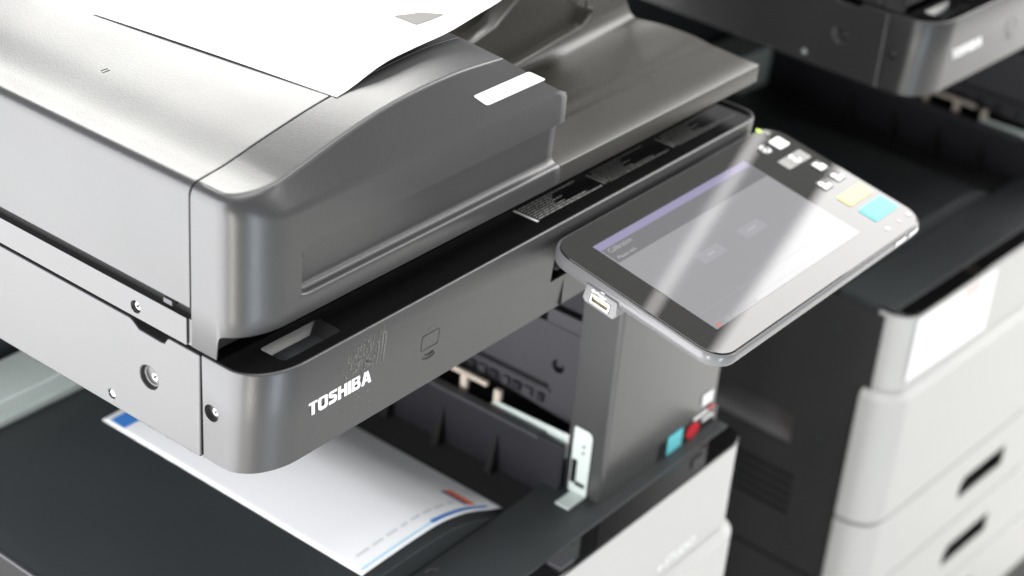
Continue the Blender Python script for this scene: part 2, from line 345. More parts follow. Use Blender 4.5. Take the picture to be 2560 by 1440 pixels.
# ---- scanner base ---------------------------------------------------
dip = [(0.118, -0.0012), (0.1155, -0.0016), (0.1125, -0.004), (0.109, -0.0062), (0.0880, -0.0070), (0.0855, -0.0066), (0.0835, -0.0030), (0.0815, -0.0012)]
pl = [(0.0528, -0.0788), (0.565, -0.0788), (0.565, -0.0012)] + dip + [(0.0528, -0.0012)]
base = MB().prism(pl, 'x', 0.0005, 0.5825).build('scanner_body', GRAPHITE_S, root)
carve(base, [MB().cyl((-0.01, 0.1004, -0.0395), (1, 0, 0), 0.0082, 0.0150, 32), MB().cyl((-0.01, 0.1375, -0.0697), (1, 0, 0), 0.0029, 0.02, 20)])
bev(base, 0.0016, 3)
screw(base, (0.0046, 0.0975, -0.0390), (-1, 0, 0), 0.0033)
MB().cyl((0.0030, 0.1375, -0.0697), (-1, 0, 0), 0.0026, 0.001, 16).build('peg_end', ZINC, base)
def cap_loop(d, z, dr=0.0, back=0.0515):
    return [(x, y, z) for x, y in rrect(0.0005+d+dr*0.2, 0.5825-d-dr*0.2, d+dr, back, ((0.040-d, 0.028-d), 0.02-d, 0.001, 0.001), 16)]
cap = MB().loops([cap_loop(0.0012, -0.0790, 0.0062), cap_loop(0, -0.0778, 0.0060), cap_loop(0, -0.04, 0.0032), cap_loop(0, -0.0012, 0.0), cap_loop(0.0004, -0.0004, 0), cap_loop(0.0012, 0.0, 0.0), cap_loop(0.0022, -0.0001, 0.0), cap_loop(0.0028, -0.0012, 0.0), cap_loop(0.003, -0.004, 0)]).build('front_cap', GRAPHITE, root, smooth=40)
carve(cap, [MB().cyl((-0.01, 0.0431, -0.0399), (1, 0, 0), 0.0062, 0.0150, 28), MB().box(0.304, 0.345, -0.01, 0.03, -0.0505, -0.030),
            MB().prism(rrect(0.030, 0.092, 0.011, 0.0375, 0.003), 'z', -0.02, 0.01)], smooth=40)
screw(cap, (0.0046, 0.0415, -0.0394), (-1, 0, 0), 0.0030)
MB().box(0.3055, 0.3435, 0.0285, 0.0295, -0.0495, -0.031).build('hinge_pocket', DARK, cap)
MB().cyl((0.317, 0.022, -0.043), (0, -1, 0.2), 0.006, 0.014, 16).build('hinge_knuckle', BLACKGLOSS, cap)
MB().box(0.3212, 0.3218, 0.0042, 0.0062, -0.0775, -0.0515).build('cap_seam', DARK, cap)
# black frame around the glass
fr = MB().prism(rrect(0.0038, 0.5792, 0.0033, 0.0512, ((0.037, 0.025), 0.017, 0.001, 0.001), 16), 'z', -0.0065, -0.0028).build('platen_frame', BLACKGLOSS, root, smooth=30)
carve(fr, [MB().prism(rrect(0.0345, 0.0885, 0.0135, 0.0355, 0.004), 'z', -0.02, 0.01)])
# paper clip tray
def ramp(z, l, r_, fr_, bk): return [(x, y, z) for x, y in rrect(0.0340+l, 0.0895-r_, 0.0130+fr_, 0.0362-bk, 0.0035, 6)]
ct = MB().loops([ramp(-0.0030, 0, 0, 0, 0), ramp(-0.0033, 0.0004, 0.0008, 0.0003, 0.0004), ramp(-0.0100, 0.0015, 0.0095, 0.0015, 0.0046)], False, True).build('clip_tray', GRAPHITE_S, root, smooth=50)
MB().prism(rrect(0.0362, 0.0795, 0.0150, 0.0312, 0.003, 4), 'z', -0.0101, -0.0098).build('clip_tray_floor', BLACKMATTE, ct)  # separate dark piece; shade under the lid put into its colour
def clip_pts(s, cx, cy):
    P_ = []
    for k in range(9): t = math.pi/2+math.pi*k/8; P_.append((cx-0.0055*s+0.0026*s*math.cos(t), cy+0.0026*s*math.sin(t)))
    for k in range(9): t = -math.pi/2+math.pi*k/8; P_.append((cx+0.005*s+0.0021*s*math.cos(t), cy-0.0005*s+0.0021*s*math.sin(t)))
    for k in range(9): t = math.pi/2+math.pi*k/8; P_.append((cx-0.003*s+0.0014*s*math.cos(t), cy+0.0002*s+0.0014*s*math.sin(t)))
    P_.append((cx+0.0035*s, cy-0.0012*s))
    return P_
MB().tube([(x, y, -0.0097) for x, y in clip_pts(1.0, 0.054, 0.0235)], 0.00028, 5).build('clip_icon', SLATE, ct)
# lettering on the black frame: three blocks of fine unreadable lines
for bi, (bx, xe, mat) in enumerate(((0.298, 0.381, PRINT), (0.3846, 0.471, PRINT_D), (0.478, 0.568, PRINT_D))):
    MB().box(bx, bx+0.0021, 0.0165 if bi == 0 else 0.0190, 0.0392 if bi == 0 else 0.0375, -0.0027, -0.00245).build('label_bar', STICKER if bi == 0 else PRINT_D, fr)
    if bi: MB().box(bx+0.0045, bx+0.006, 0.0195, 0.0350, -0.0027, -0.00245).build('label_bar', PRINT_D, fr)
    ends = [0.88, 0.50, 0.46, 0.56, 0.42, 0.52, 0.80, 1.0]
    mb = MB()
    for k in range(8):
        y = 0.0378 - 0.0027*k; x = bx + 0.0042 + 0.0004*random.random() + (0.003 if bi else 0); xend = bx + (xe-bx)*ends[k]
        while x < xend:
            L = random.uniform(0.0022, 0.0075); x2 = min(x+L, xend)
            mb.box(x, x2, y-0.00034, y+0.00034, -0.0027, -0.00250); x = x2+0.0011
        if k == 7:
            for q in (0.35, 0.52, 0.62): mb.box(bx+(xe-bx)*q, bx+(xe-bx)*q+0.0014, y-0.0006, y+0.0006, -0.00255, -0.00235)
    mb.build('label_lines', mat, fr, smooth=0)['kind'] = 'stuff'
# maker's lettering
def strokepoly(path, wd):
    L, R_ = [], []; N = len(path)
    for i, p in enumerate(path):
        a = Vector(path[max(0, i-1)]); b = Vector(path[min(N-1, i+1)]); d = (b-a).normalized(); n = Vector((-d.y, d.x))*wd/2
        L.append((p[0]+n.x, p[1]+n.y)); R_.append((p[0]-n.x, p[1]-n.y))
    return L + R_[::-1]
def arc(cx, cy, rx, ry, a0, a1, n=8): return [(cx+rx*math.cos(math.radians(a0+(a1-a0)*i/n)), cy+ry*math.sin(math.radians(a0+(a1-a0)*i/n))) for i in range(n+1)]
t_ = 0.25
GLY = {
 'T': (0.80, [[(0,1),(0.80,1),(0.80,0.77),(0.54,0.77),(0.54,0),(0.26,0),(0.26,0.77),(0,0.77)]]),
 'O': (0.92, [rrect(0,0.92,-0.01,1.01,0.28,6), rrect(0.28,0.64,0.21,0.79,0.12,5)[::-1]]),
 'S': (0.84, [strokepoly([(0.80,0.86)] + arc(0.30,0.71,0.17,0.165,90,270,8) + arc(0.53,0.30,0.185,0.165,90,-90,8) + [(0.04,0.135)], 0.24)]),
 'H': (0.90, [[(0,0),(0,1),(0.28,1),(0.28,0.62),(0.62,0.62),(0.62,1),(0.90,1),(0.90,0),(0.62,0),(0.62,0.39),(0.28,0.39),(0.28,0)]]),
 'I': (0.28, [[(0,0),(0.28,0),(0.28,1),(0,1)]]),
 'B': (0.88, [[(0,0),(0,1)] + arc(0.60,0.765,0.24,0.235,90,-40,6) + arc(0.62,0.27,0.26,0.27,40,-90,6), [(0.27,0.60),(0.56,0.60),(0.59,0.69),(0.56,0.79),(0.27,0.79)], [(0.27,0.20),(0.58,0.20),(0.62,0.30),(0.58,0.41),(0.27,0.41)]]),
 'A': (1.0, [[(0,0),(0.34,1),(0.66,1),(1.0,0),(0.71,0),(0.645,0.20),(0.355,0.20),(0.29,0)], [(0.42,0.40),(0.58,0.40),(0.50,0.68)]]),
}
sp = []; cx = 0
for ch in 'TOSHIBA':
    wd, shapes = GLY[ch]
    for s_ in shapes: sp.append([(cx+p[0], p[1]) for p in s_])
    cx += wd + 0.085
k = 0.0588/(cx-0.085)
tilt = math.atan2(0.0024, 0.0352)
curve2d('maker_lettering', sp, STICKER, cap, Matrix.Translation((0.0474, 0.0025, -0.0453)) @ Euler((math.radians(90)-tilt*0.7, 0, 0)).to_matrix().to_4x4() @ Matrix.Diagonal((k, 0.0104, 1, 1)), 0.00012)
# contactless card mark, raised outlines
fy = lambda z: lerp([0.0012, 0.04, 0.0778], [0.0, 0.0032, 0.0060], -z) - 0.00008
cm = MB()
cm.tube([(x, fy(z), z) for x, z in rrect(0.1575, 0.1755, -0.0460, -0.0335, 0.0012, 3)], 0.0003, 5, closed=True)
for s_, zc in ((1, -0.0318), (-1, -0.0477)):
    for rr in (0.0072, 0.0104):
        cm.tube([(0.1665+rr*math.cos(a), fy(zc), zc + s_*(rr*math.sin(a)*0.95-0.0028)) for a in [math.radians(52+76*i/10) for i in range(11)]], 0.00032, 5)
cm.build('card_mark', plastic('mark_dark', (0.007, 0.007, 0.007), 0.35), cap)
# adhesive residue on the first machine is added after the copy

# ---- lid ------------------------------------------------------------
lid = MB().box(0.002, 0.585, 0.0465, 0.56, 0.0015, 0.0205).build('lid_frame', GRAPHITE_S, root)
carve(lid, [MB().cyl((-0.01, 0.1112, 0.0091), (1, 0, 0), 0.0043, 0.0165, 24)])
bev(lid, 0.0008)
strip = MB().box(0.0004, 0.0019, 0.0642, 0.56, 0.0016, 0.0212)
st = strip.build('lid_side_strip', GRAPHITE_S, root); carve(st, [MB().cyl((-0.01, 0.1112, 0.0091), (1, 0, 0), 0.0043, 0.0165, 24)]); bev(st, 0.0006)
screw(st, (0.0036, 0.1108, 0.0093), (-1, 0, 0), 0.0033)
MB().box(0.0055, 0.25, 0.0625, 0.55, 0.0207, 0.031).build('dark_slot', DARK, root)
MB().box(0.0012, 0.0052, 0.078, 0.086, 0.0235, 0.0272).build('hinge_tab', SLATE, root, bevel=0.0005)
# feeder top cover (profile along x, runs back in y)
sx_ = [0.0, 0.0016, 0.0068, 0.0150, 0.0264, 0.0565, 0.0737, 0.0982, 0.1235, 0.1458, 0.1842, 0.2163, 0.2479]
sz_ = [0.1060, 0.1125, 0.1160, 0.1172, 0.1187, 0.1253, 0.1287, 0.1332, 0.1369, 0.1394, 0.1425, 0.1435, 0.1415]
seamz = smoothcurve(sx_[2:], sz_[2:])
edge = [(0.0, 0.030), (0.0, 0.1050)] + [(0.0075-0.0075*math.cos(a), 0.1075+0.0088*math.sin(a)) for a in [math.radians(12+78*i/8) for i in range(9)]]
topc = edge + [(x, seamz(x)) for x in [0.011+0.237*i/48 for i in range(49)]] + [(0.256, 0.128), (0.272, 0.09), (0.276, 0.038), (0.276, 0.030)]
cover = MB().prism(topc, 'y', 0.0606, 0.53).build('feeder_cover', GRAPHITE, root, smooth=24, bevel=0.0007)
for (a, b) in (((0.0560, 0.2028), (0.0605, 0.2010)), ((0.0550, 0.2000), (0.0600, 0.1985))):
    A = Vector((a[0], a[1], seamz(a[0])+0.0001)); B = Vector((b[0], b[1], seamz(b[0])+0.0001))
    MB().tube([A, (A+B)/2+Vector((0, 0.0004, 0)), B], 0.00022, 4).build('scuff', DARK, cover)
# front end cover of the feeder
crx = [0.0130, 0.0261, 0.0395, 0.0598, 0.0841, 0.1090, 0.1385, 0.1691, 0.2050, 0.2498]
crz = [0.1160, 0.1164, 0.1176, 0.1220, 0.1279, 0.1332, 0.1379, 0.1400, 0.1403, 0.1371]
creasez = smoothcurve(crx, crz)
YB, YF, YC = 0.0592, 0.016, 0.024
RX, RY = 0.040, 0.0235; RB = RX
st_ = []      # stations: outer plan point, crease plan point, crease z, knee z, corner parameter
for i in range(4):
    y = YB - (YB - (YF+RY))*i/3
    st_.append(((0.0, y), (0.0075, y), 0.1163, 0.1070, 0.0))
for ia in [1, 1.40, 1.46, 1.7, 2, 2.5, 3] + list(range(4, 19)):
    i = ia; a = math.radians(90*i/18); t = i/18
    o_ = (RX-RX*math.cos(a), YF+RY-RY*math.sin(a))
    c_ = (RX-(RX-0.0075)*math.cos(a), YF+RY-(RY-(YC-YF))*math.sin(a))
    st_.append((o_, c_, 0.1163+(creasez(RB)-0.1163)*t*t, 0.1070+(0.0985-0.1070)*t, t))
XE = {'seam': 0.2478, 'crease': 0.2502, 'knee': 0.3085, 'k2': 0.3172, 'low': 0.3190}
us_ = [(x-RB)/(XE['low']-RB) for x in (0.043, 0.0465, 0.0502, 0.0520, 0.0524, 0.0530, 0.0540, 0.0560, 0.0590, 0.0625)]
us_ += [us_[-1] + (1-us_[-1])*i/32 for i in range(1, 33)]
for u in us_: st_.append((u, None, None, None, None))
def zbot(ox, oy):
    if oy > 0.03665: return 0.0022
    return lerp([0.0300, 0.0320, 0.0340, 0.0355, 0.0362, 0.0366], [0.0205, 0.0203, 0.0195, 0.0180, 0.0160, 0.0130], oy)
def recess(ox, oy, on, x):
    if not on: return [(ox, oy, 0.0712), (ox, oy, 0.0700), (ox, oy, 0.0425), (ox, oy, 0.0395), (ox, oy, 0.0375), (ox, oy, 0.0368), (ox, oy, 0.0362), (ox, oy, 0.0350), (ox, oy, 0.0335)]
    c = 1-math.sqrt(max(0, 1-(max(0, 0.0625-x)/0.0105)**2)); zt = 0.0712-0.010*c; zb = 0.0360+0.003*c; d = 0.0085
    return [(ox, oy, zt), (ox, oy+d*0.8, zt-0.0003), (ox, oy+d, 0.0412), (ox, oy+d-0.0007, 0.0387), (ox, oy+d-0.0025, 0.0368), (ox, oy+d-0.0050, zb+0.0001), (ox, oy+0.0010, zb), (ox, oy+0.0001, zb-0.0009), (ox, oy, zb-0.0025)]
rows = []
for stn in st_:
    if stn[1] is not None:
        (ox, oy), (cx_, cy_), cz, kz, tt = stn
        dx, dy = ox-cx_, oy-cy_
        top = (cx_, YB, seamz(cx_) if cx_ > 0.008 else 0.1163)
        f_ = lambda a, b: (cx_+dx*a, cy_+dy*a, cz+(kz-cz)*b)
        B_ = lambda p, q: p+(q-p)*tt**2
        mid = [f_(B_(0.42, 0.2), B_(0.09, 0.2)), f_(B_(0.78, 0.5), B_(0.36, 0.5)), f_(B_(0.95, 0.8), B_(0.70, 0.8))]
        rows.append([top, (cx_, cy_, cz)] + mid + [(ox, oy, kz), (ox, oy, kz-0.004), (ox, oy, 0.090)] + recess(ox, oy, False, 0) + [(ox, oy, zbot(ox, oy)+0.001), (ox+(0.0008 if oy > 0.0365 else 0), oy+(0.0008 if oy < 0.0365 else 0), zbot(ox, oy)), (max(ox, 0.0100), YB, zbot(ox, oy))])
    else:
        u = stn[0]
        def X(k_): return RB + (XE[k_]-RB)*u
        xc = X('crease'); xk = X('knee'); zc = creasez(xc)
        r = [(X('seam'), YB, seamz(X('seam'))), (xc, YC, zc)]
        for q in (0.2, 0.5, 0.8):
            x = xc+(xk-xc)*q; r.append((x, YC+(YF-YC)*q, zc+(0.0985-zc)*q))
        r += [(xk, YF, 0.0985), (X('k2'), YF, 0.0945), (X('low'), YF, 0.090)] + recess(X('low'), YF, X('low') > 0.0522, X('low')) + [(X('low'), YF, 0.0215), (X('low'), YF+0.0008, 0.0205), (X('low'), YB, 0.0205)]
        rows.append(r)
def expand(r):
    c = Vector(r[1]); a = Vector(r[0])-c; la = a.length; b = (Vector(r[2])-c); lb = b.length
    e = min(0.0013, la*0.3, lb*0.35)
    if la > 1e-7: a /= la
    b /= max(lb, 1e-7)
    return [r[0], c+a*2.4*e, c+a*e, c+(a+b)*e*0.29, c+b*e, c+b*2.0*e] + r[2:]
rows = [expand(r) for r in rows]
lastr = [Vector(p) for p in rows[-1]]; cen = Vector((0, 0.045, 0.06))
rows.append([(p.x+0.0004, p.y+(0.0003 if p.y < 0.03 else 0), p.z-(0.0003 if p.z > 0.1 else 0)) for p in lastr])
rows.append([(p.x+0.0008, p.y+(0.0011 if p.y < 0.03 else 0), p.z-(0.0011 if p.z > 0.1 else 0)) for p in lastr])
n = len(rows[0]); mb = MB(); V = [p for r in rows for p in r]; F = []
for i in range(len(rows)-1):
    for j in range(n): F.append((i*n+j, i*n+(j+1) % n, (i+1)*n+(j+1) % n, (i+1)*n+j))
F.append(tuple(range(n))); kb = (len(rows)-1)*n
F.append(tuple(kb+q for q in [n-1]+list(range(14, -1, -1)))); F.append(tuple(kb+q for q in range(n-1, 13, -1)))
mb.add(V, F)
fc = mb.build('feeder_front_cover', GRAPHITE, root, smooth=48)
# tray half of the lid (documents come out here)
slab = [(0.0168, 0.0205), (0.016, 0.0213), (0.016, 0.0348), (0.0163, 0.0356), (0.0170, 0.0360), (0.040, 0.0372), (0.0594, 0.0385), (0.0602, 0.0380), (0.0602, 0.0205)]
MB().prism(slab, 'x', 0.3197, 0.592).build('lid_tray', TRAYGREY, root, smooth=28, bevel=0.0004)
def prof(x):
    t = (x-0.3192)/(0.592-0.3192); d = 0.013*(1-t)**0.7; e = 0.0030*(1-t)**0.35
    top = smoothcurve([0.0604, 0.068, 0.078, 0.10, 0.12, 0.132, 0.1395, 0.1440, 0.1475, 0.1500, 0.1525, 0.1560, 0.160],
                      [0.0382-e, 0.0392-e-d*0.25, 0.0405-d*0.55, 0.0412-d, 0.0405-d, 0.0390-d*0.9, 0.0384-d*0.75, 0.0392-d*0.55, 0.0415-d*0.4, 0.0455-d*0.2, 0.0505, 0.065, 0.095])
    ys = [0.0604+0.0716*i/16 for i in range(17)] + [0.132+0.028*i/24 for i in range(1, 25)]
    return [(y, top(y)) for y in ys] + [(0.50, 0.095), (0.50, 0.0205), (0.0604, 0.0205)]
xs = [0.3192+0.2728*i/24 for i in range(25)]
MB().loops([[(x, y, z) for y, z in prof(x)] for x in xs]).build('exit_dish', TRAYGREY, root, smooth=30)
dt = MB().prism([(0.33, 0.041), (0.4225, 0.0478), (0.5036, 0.0565), (0.5036, 0.17), (0.47, 0.155), (0.4186, 0.0994), (0.3931, 0.0836), (0.3684, 0.0781), (0.30, 0.0735)], 'y', 0.142, 0.1585).build('document_tray', TRAYGREY, root, bevel=0.0017, seg=3)
MB().prism([(0.33, 0.0395), (0.4225, 0.0465), (0.503, 0.0552), (0.5150, 0.0625), (0.5165, 0.0655), (0.5145, 0.0685), (0.511, 0.0660), (0.5025, 0.0580), (0.4225, 0.0492), (0.33, 0.0422)], 'y', 0.1345, 0.1555).build('tray_lip', TRAYGREY, dt, bevel=0.0010, seg=3)
MB().prism([(0.28, 0.0750), (0.3657, 0.0814), (0.388, 0.0853), (0.46, 0.125), (0.60, 0.17), (0.60, 0.09), (0.28, 0.06)], 'y', 0.1615, 0.47).build('tray_floor', TRAYGREY, dt, bevel=0.0017, seg=3)

EDGE_HI = plastic('edge_highlight_grey', (0.10, 0.097, 0.09), 0.28, spec=0.6)  # lighter grey for thin tubes that imitate highlights along the tray edges
MB().tube([(x, 0.1412, z) for x, z in ((0.330, 0.0752), (0.3684, 0.0781), (0.3931, 0.0836), (0.4186, 0.0994), (0.470, 0.155))], 0.0011, 8).build('tray_edge_highlight', EDGE_HI, dt, smooth=60)
MB().tube([(x, 0.1610, z) for x, z in ((0.330, 0.0786), (0.3657, 0.0814), (0.388, 0.0853), (0.43, 0.1085))], 0.0011, 8).build('tray_edge_highlight', EDGE_HI, dt, smooth=60)
MB().tube([(x, 0.1342, z) for x, z in ((0.340, 0.0425), (0.4225, 0.0488), (0.5025, 0.0576), (0.5115, 0.0640), (0.5150, 0.0672), (0.5130, 0.0700), (0.5045, 0.0735), (0.5040, 0.080))], 0.0010, 8).build('tray_edge_highlight', EDGE_HI, dt, smooth=60)

# ---- control panel --------------------------------------------------
PO = Vector((0.3108, -0.025, -0.01146)); TH = 0.1886
EU = Vector((1, 0, 0)); EV = Vector((0, -math.cos(TH), -math.sin(TH))); EN = Vector((0, -math.sin(TH), math.cos(TH)))
def PM(u, v, w_=0.0): return PO + EU*u + EV*v + EN*w_
def plo(d, w_, u0=-0.0292, u1=0.2757, v0=-0.0215, v1=0.1365, r=0.021): return [PM(u, v, w_) for u, v in rrect(u0+d, u1-d, v0+d, v1-d, max(r-d, 0.001), 10)]
pb = MB().loops([plo(0.020, -0.0165), plo(0.0090, -0.0150), plo(0.0030, -0.0112), plo(0.0006, -0.0100), plo(0, -0.0085), plo(0, -0.0036), plo(0.0004, -0.0022), plo(0.0011, -0.0009), plo(0.0018, -0.0005), plo(0.0021, -0.0012)]).build('control_panel', TRIM, root, smooth=40)
gl = MB().loops([plo(0.0026, -0.0012), plo(0.0026, -0.0002), plo(0.0031, 0.0001)]).build('bezel_glass', GLASS, pb, smooth=30)
def pquad(u0, u1, v0, v1, w_, th=0.0001, r=0.0):
    poly = rrect(u0, u1, v0, v1, r, 4) if r else [(u0, v0), (u1, v0), (u1, v1), (u0, v1)]
    return MB().loops([[PM(u, v, w_) for u, v in poly], [PM(u, v, w_+th) for u, v in poly]])
SCR = emit('screen_grey', (0.50, 0.50, 0.525), 0.58)
SCR_D = emit('screen_grey_dark', (0.40, 0.40, 0.43), 0.36)
SCR_P = emit('screen_purple', (0.46, 0.42, 0.68), 0.60)
SCR_B = emit('screen_button', (0.56, 0.56, 0.60), 0.60)
SCR_T = emit('screen_text', (0.8, 0.8, 0.8), 0.55)
scr = pquad(0, 0.2045, 0.0072, 0.1125, 0.0002).build('touch_screen', SCR, pb, smooth=0)
pquad(0, 0.2045, 0, 0.0070, 0.0002).build('screen_title_bar', SCR_P, scr, smooth=0)
pquad(0.001, 0.2035, 0.0074, 0.0235, 0.00035).build('screen_header', SCR_D, scr, smooth=0)
pquad(0.0005, 0.0010, 0.0072, 0.1075, 0.00036).build('screen_border', SCR_B, scr, smooth=0)
pquad(0.0015, 0.2030, 0.0950, 0.0955, 0.00036).build('screen_rule', SCR_B, scr, smooth=0)
pquad(0.0015, 0.2030, 0.1070, 0.1077, 0.00036).build('screen_rule', SCR_B, scr, smooth=0)
for (a, b) in ((0.0572, 0.0878), (0.1140, 0.1440)):
    q = pquad(a, b, 0.0520, 0.0630, 0.00036, 0.0002, 0.0012).build('screen_button', SCR_B, scr, smooth=0)
pquad(0.1235, 0.1345, 0.0567, 0.0582, 0.0007).build('button_caption', SCR_T, scr, smooth=0)
pquad(0.0680, 0.0770, 0.0567, 0.0582, 0.0007).build('button_caption', SCR_T, scr, smooth=0)
RP = Matrix((EU, -EV, EN)).transposed().to_4x4()
def ptext(name, body, size, u, v, mat, par):
    m = RP.copy(); m.translation = PM(u, v, 0.00062); return place_text(name, body, size, mat, par, m, ext=0.00002)
ptext('screen_text', 'Calibration', 0.0062, 0.0055, 0.0128, SCR_T, scr)
ptext('screen_text', 'Please wait.', 0.0048, 0.0055, 0.0212, SCR_T, scr)
ptext('screen_text', 'LAN cable is not detected', 0.0042, 0.0125, 0.1112, SCR_T, scr)
curve2d('warning_mark', [[(0, 0), (0.0055, 0), (0.0028, 0.0045)]], emit('screen_red', (0.9, 0.2, 0.12), 0.8), scr, Matrix.Translation(PM(0.0025, 0.1118, 0.0006)) @ RP, 0.00002)
KW = plastic('key_white', (0.80, 0.80, 0.79), 0.3); KD = plastic('key_dim', (0.22, 0.22, 0.21), 0.22); KM = plastic('key_black', (0.05, 0.05, 0.05), 0.2)
def key(u0, u1, v0, v1, mat, icon=None, r=0.0016):
    k_ = pquad(u0, u1, v0, v1, 0.00015, 0.0006, r).build('key', mat, gl, smooth=30, bevel=0.0002)
    cu, cv = (u0+u1)/2, (v0+v1)/2
    if icon == 'ring':
        MB().tube([PM(cu+0.0034*math.cos(t), cv+0.0034*math.sin(t), 0.0009) for t in [math.radians(40+290*i/14) for i in range(15)]], 0.0007, 6).build('key_symbol', KW, k_) if False else None
    return k_
def symbol(kind, cu, cv, s=1.0):
    mb = MB()
    if kind == 'ring':
        mb.tube([PM(cu+0.0036*s*math.cos(t), cv+0.0036*s*math.sin(t), 0.0010) for t in [math.radians(25*i) for i in range(13)]], 0.0009*s, 6)
        mb.cyl(PM(cu, cv, 0.0008), EN, 0.0014*s, 0.0004, 10)
    elif kind == 'menu':
        mb.add(pquad(cu-0.0042*s, cu+0.0012*s, cv-0.004*s, cv+0.004*s, 0.0008, 0.0003).v, [(0,1,2,3),(4,5,6,7),(0,1,5,4),(1,2,6,5),(2,3,7,6),(3,0,4,7)])
        mb.add(pquad(cu+0.0016*s, cu+0.0044*s, cv-0.001*s, cv+0.004*s, 0.0008, 0.0003).v, [(0,1,2,3),(4,5,6,7),(0,1,5,4),(1,2,6,5),(2,3,7,6),(3,0,4,7)])
    else:
        mb.cyl(PM(cu-0.002*s, cv-0.0012*s, 0.0008), EN, 0.0026*s, 0.0004, 12)
        mb.add(pquad(cu-0.0045*s, cu+0.0005*s, cv+0.001*s, cv+0.0042*s, 0.0008, 0.0003).v, [(0,1,2,3),(4,5,6,7),(0,1,5,4),(1,2,6,5),(2,3,7,6),(3,0,4,7)])
        mb.add(pquad(cu+0.001*s, cu+0.0045*s, cv+0.0005*s, cv+0.0038*s, 0.0008, 0.0003).v, [(0,1,2,3),(4,5,6,7),(0,1,5,4),(1,2,6,5),(2,3,7,6),(3,0,4,7)])
    return mb
keys = [(0.2476, 0.2634, -0.0043, 0.0083, KW, None), (0.2285, 0.2408, -0.0040, 0.0062, KM, 'ring'), (0.2285, 0.2632, 0.0172, 0.0298, KD, 'ring'),
        (0.2508, 0.2632, 0.0350, 0.0474, KM, 'menu'), (0.2512, 0.2640, 0.0527, 0.0635, KM, 'user'), (0.2302, 0.2425, 0.0530, 0.0646, KM, 'user')]
for (u0, u1, v0, v1, m_, ic) in keys:
    kk = key(u0, u1, v0, v1, m_)
    if ic: symbol(ic, (u0+u1)/2, (v0+v1)/2, 1.15 if m_ is KM else 1.25).build('key_symbol', KW, kk, smooth=40)
for (u0, u1, v0, v1, colr, nm) in ((0.2295, 0.2663, 0.0748, 0.0881, (1.0, 0.80, 0.28), 'yellow'), (0.2304, 0.2666, 0.0949, 0.1122, (0.10, 0.85, 0.92), 'cyan')):
    kk = pquad(u0, u1, v0, v1, 0.00015, 0.0007, 0.0016).build('lit_key', emit('key_'+nm, colr, 0.95, base=[c*0.35 for c in colr], rough=0.42), gl, smooth=30, bevel=0.0002)
    kk['label'] = 'lit '+nm+' key on the panel'
MB().cyl(PM(0.2553, -0.0183, 0.0001), EN, 0.0026, 0.0006, 16).build('status_light', emit('led_green', (0.62, 1.0, 0.02), 1.3), gl)
MB().cyl(PM(0.2588, -0.0125, 0.0001), EN, 0.0030, 0.0004, 16).build('status_mark', KD, gl)
for uu, sz in ((0.2645, 0.0022), (0.2484, 0.0009), (0.2300, 0.0024)):
    pquad(uu-sz, uu+sz, 0.1212, 0.1248, 0.00015, 0.0003, 0.0008 if sz > 0.001 else 0.0003).build('lamp_mark', PRINT, gl, smooth=0)
for (a, b) in ((0.2215, 0.2370), (0.2435, 0.2575)):
    fz = MB().loops([[PM(u, 0.13665, w_) for u, w_ in ((a, -0.0055), (b, -0.0055), (b, -0.0015), (a, -0.0015))], [PM(u, 0.1373, w_) for u, w_ in ((a, -0.0055), (b, -0.0055), (b, -0.0015), (a, -0.0015))]]).build('indicator_window', KW, pb, bevel=0.0003)
# usb socket block on the left edge
def ubox(mb, u0, u1, v0, v1, w0, w1, m=0):
    return mb.loops([[PM(u0, v0, w0), PM(u1, v0, w0), PM(u1, v1, w0), PM(u0, v1, w0)], [PM(u0, v0, w1), PM(u1, v0, w1), PM(u1, v1, w1), PM(u0, v1, w1)]], m=m)
ub = MB()
bp = [(0.0200, -0.0060), (0.0480, -0.0060), (0.0505, -0.0165), (0.0485, -0.0205), (0.0225, -0.0205), (0.0200, -0.0185)]
ub.loops([[PM(-0.0308, v, w_) for v, w_ in bp], [PM(-0.012, v, w_) for v, w_ in bp]])
ubo = ub.build('usb_block', TRIM, pb, smooth=20)
carve(ubo, [ubox(MB(), -0.05, -0.020, 0.0262, 0.0432, -0.0186, -0.0112)], smooth=20); bev(ubo, 0.0007)
us = MB(); ubox(us, -0.0306, -0.0215, 0.0264, 0.0430, -0.0184, -0.0174); ubox(us, -0.0306, -0.0215, 0.0264, 0.0430, -0.0124, -0.0114); ubox(us, -0.0306, -0.0215, 0.0264, 0.0273, -0.0173, -0.0125); ubox(us, -0.0306, -0.0215, 0.0421, 0.0430, -0.0173, -0.0125)
uso = us.build('usb_socket', plastic('nickel', (0.8, 0.77, 0.66), 0.25, metal=0.8), ubo)
um = MB(); ubox(um, -0.0300, -0.0215, 0.0285, 0.0412, -0.0150, -0.0136); um.build('socket_tongue', CREAM, uso)
us = MB()
for pts in ([(0.0275, -0.0082), (0.0390, -0.0082)], [(0.0305, -0.0082), (0.0330, -0.0060), (0.0360, -0.0060)], [(0.0325, -0.0082), (0.0350, -0.0100), (0.0370, -0.0100)]):
    us.tube([PM(-0.03095 if w_ < -0.006 else -0.0300, v, w_) for v, w_ in pts], 0.0004, 5)
us.cyl(PM(-0.0310, 0.0270, -0.0082), (1, 0, 0), 0.0012, 0.0003, 10); us.cyl(PM(-0.0310, 0.0365, -0.0100), (1, 0, 0), 0.0009, 0.0003, 8)
us.build('usb_symbol', STICKER, ubo)
MB().loops([[PM(u, v, -0.016) for u, v in rrect(0.0, 0.246, -0.012, 0.10, 0.01)], [PM(u, v, -0.026) for u, v in rrect(0.02, 0.226, -0.008, 0.07, 0.01)]]).build('panel_underside', BLACKMATTE, pb, smooth=20)
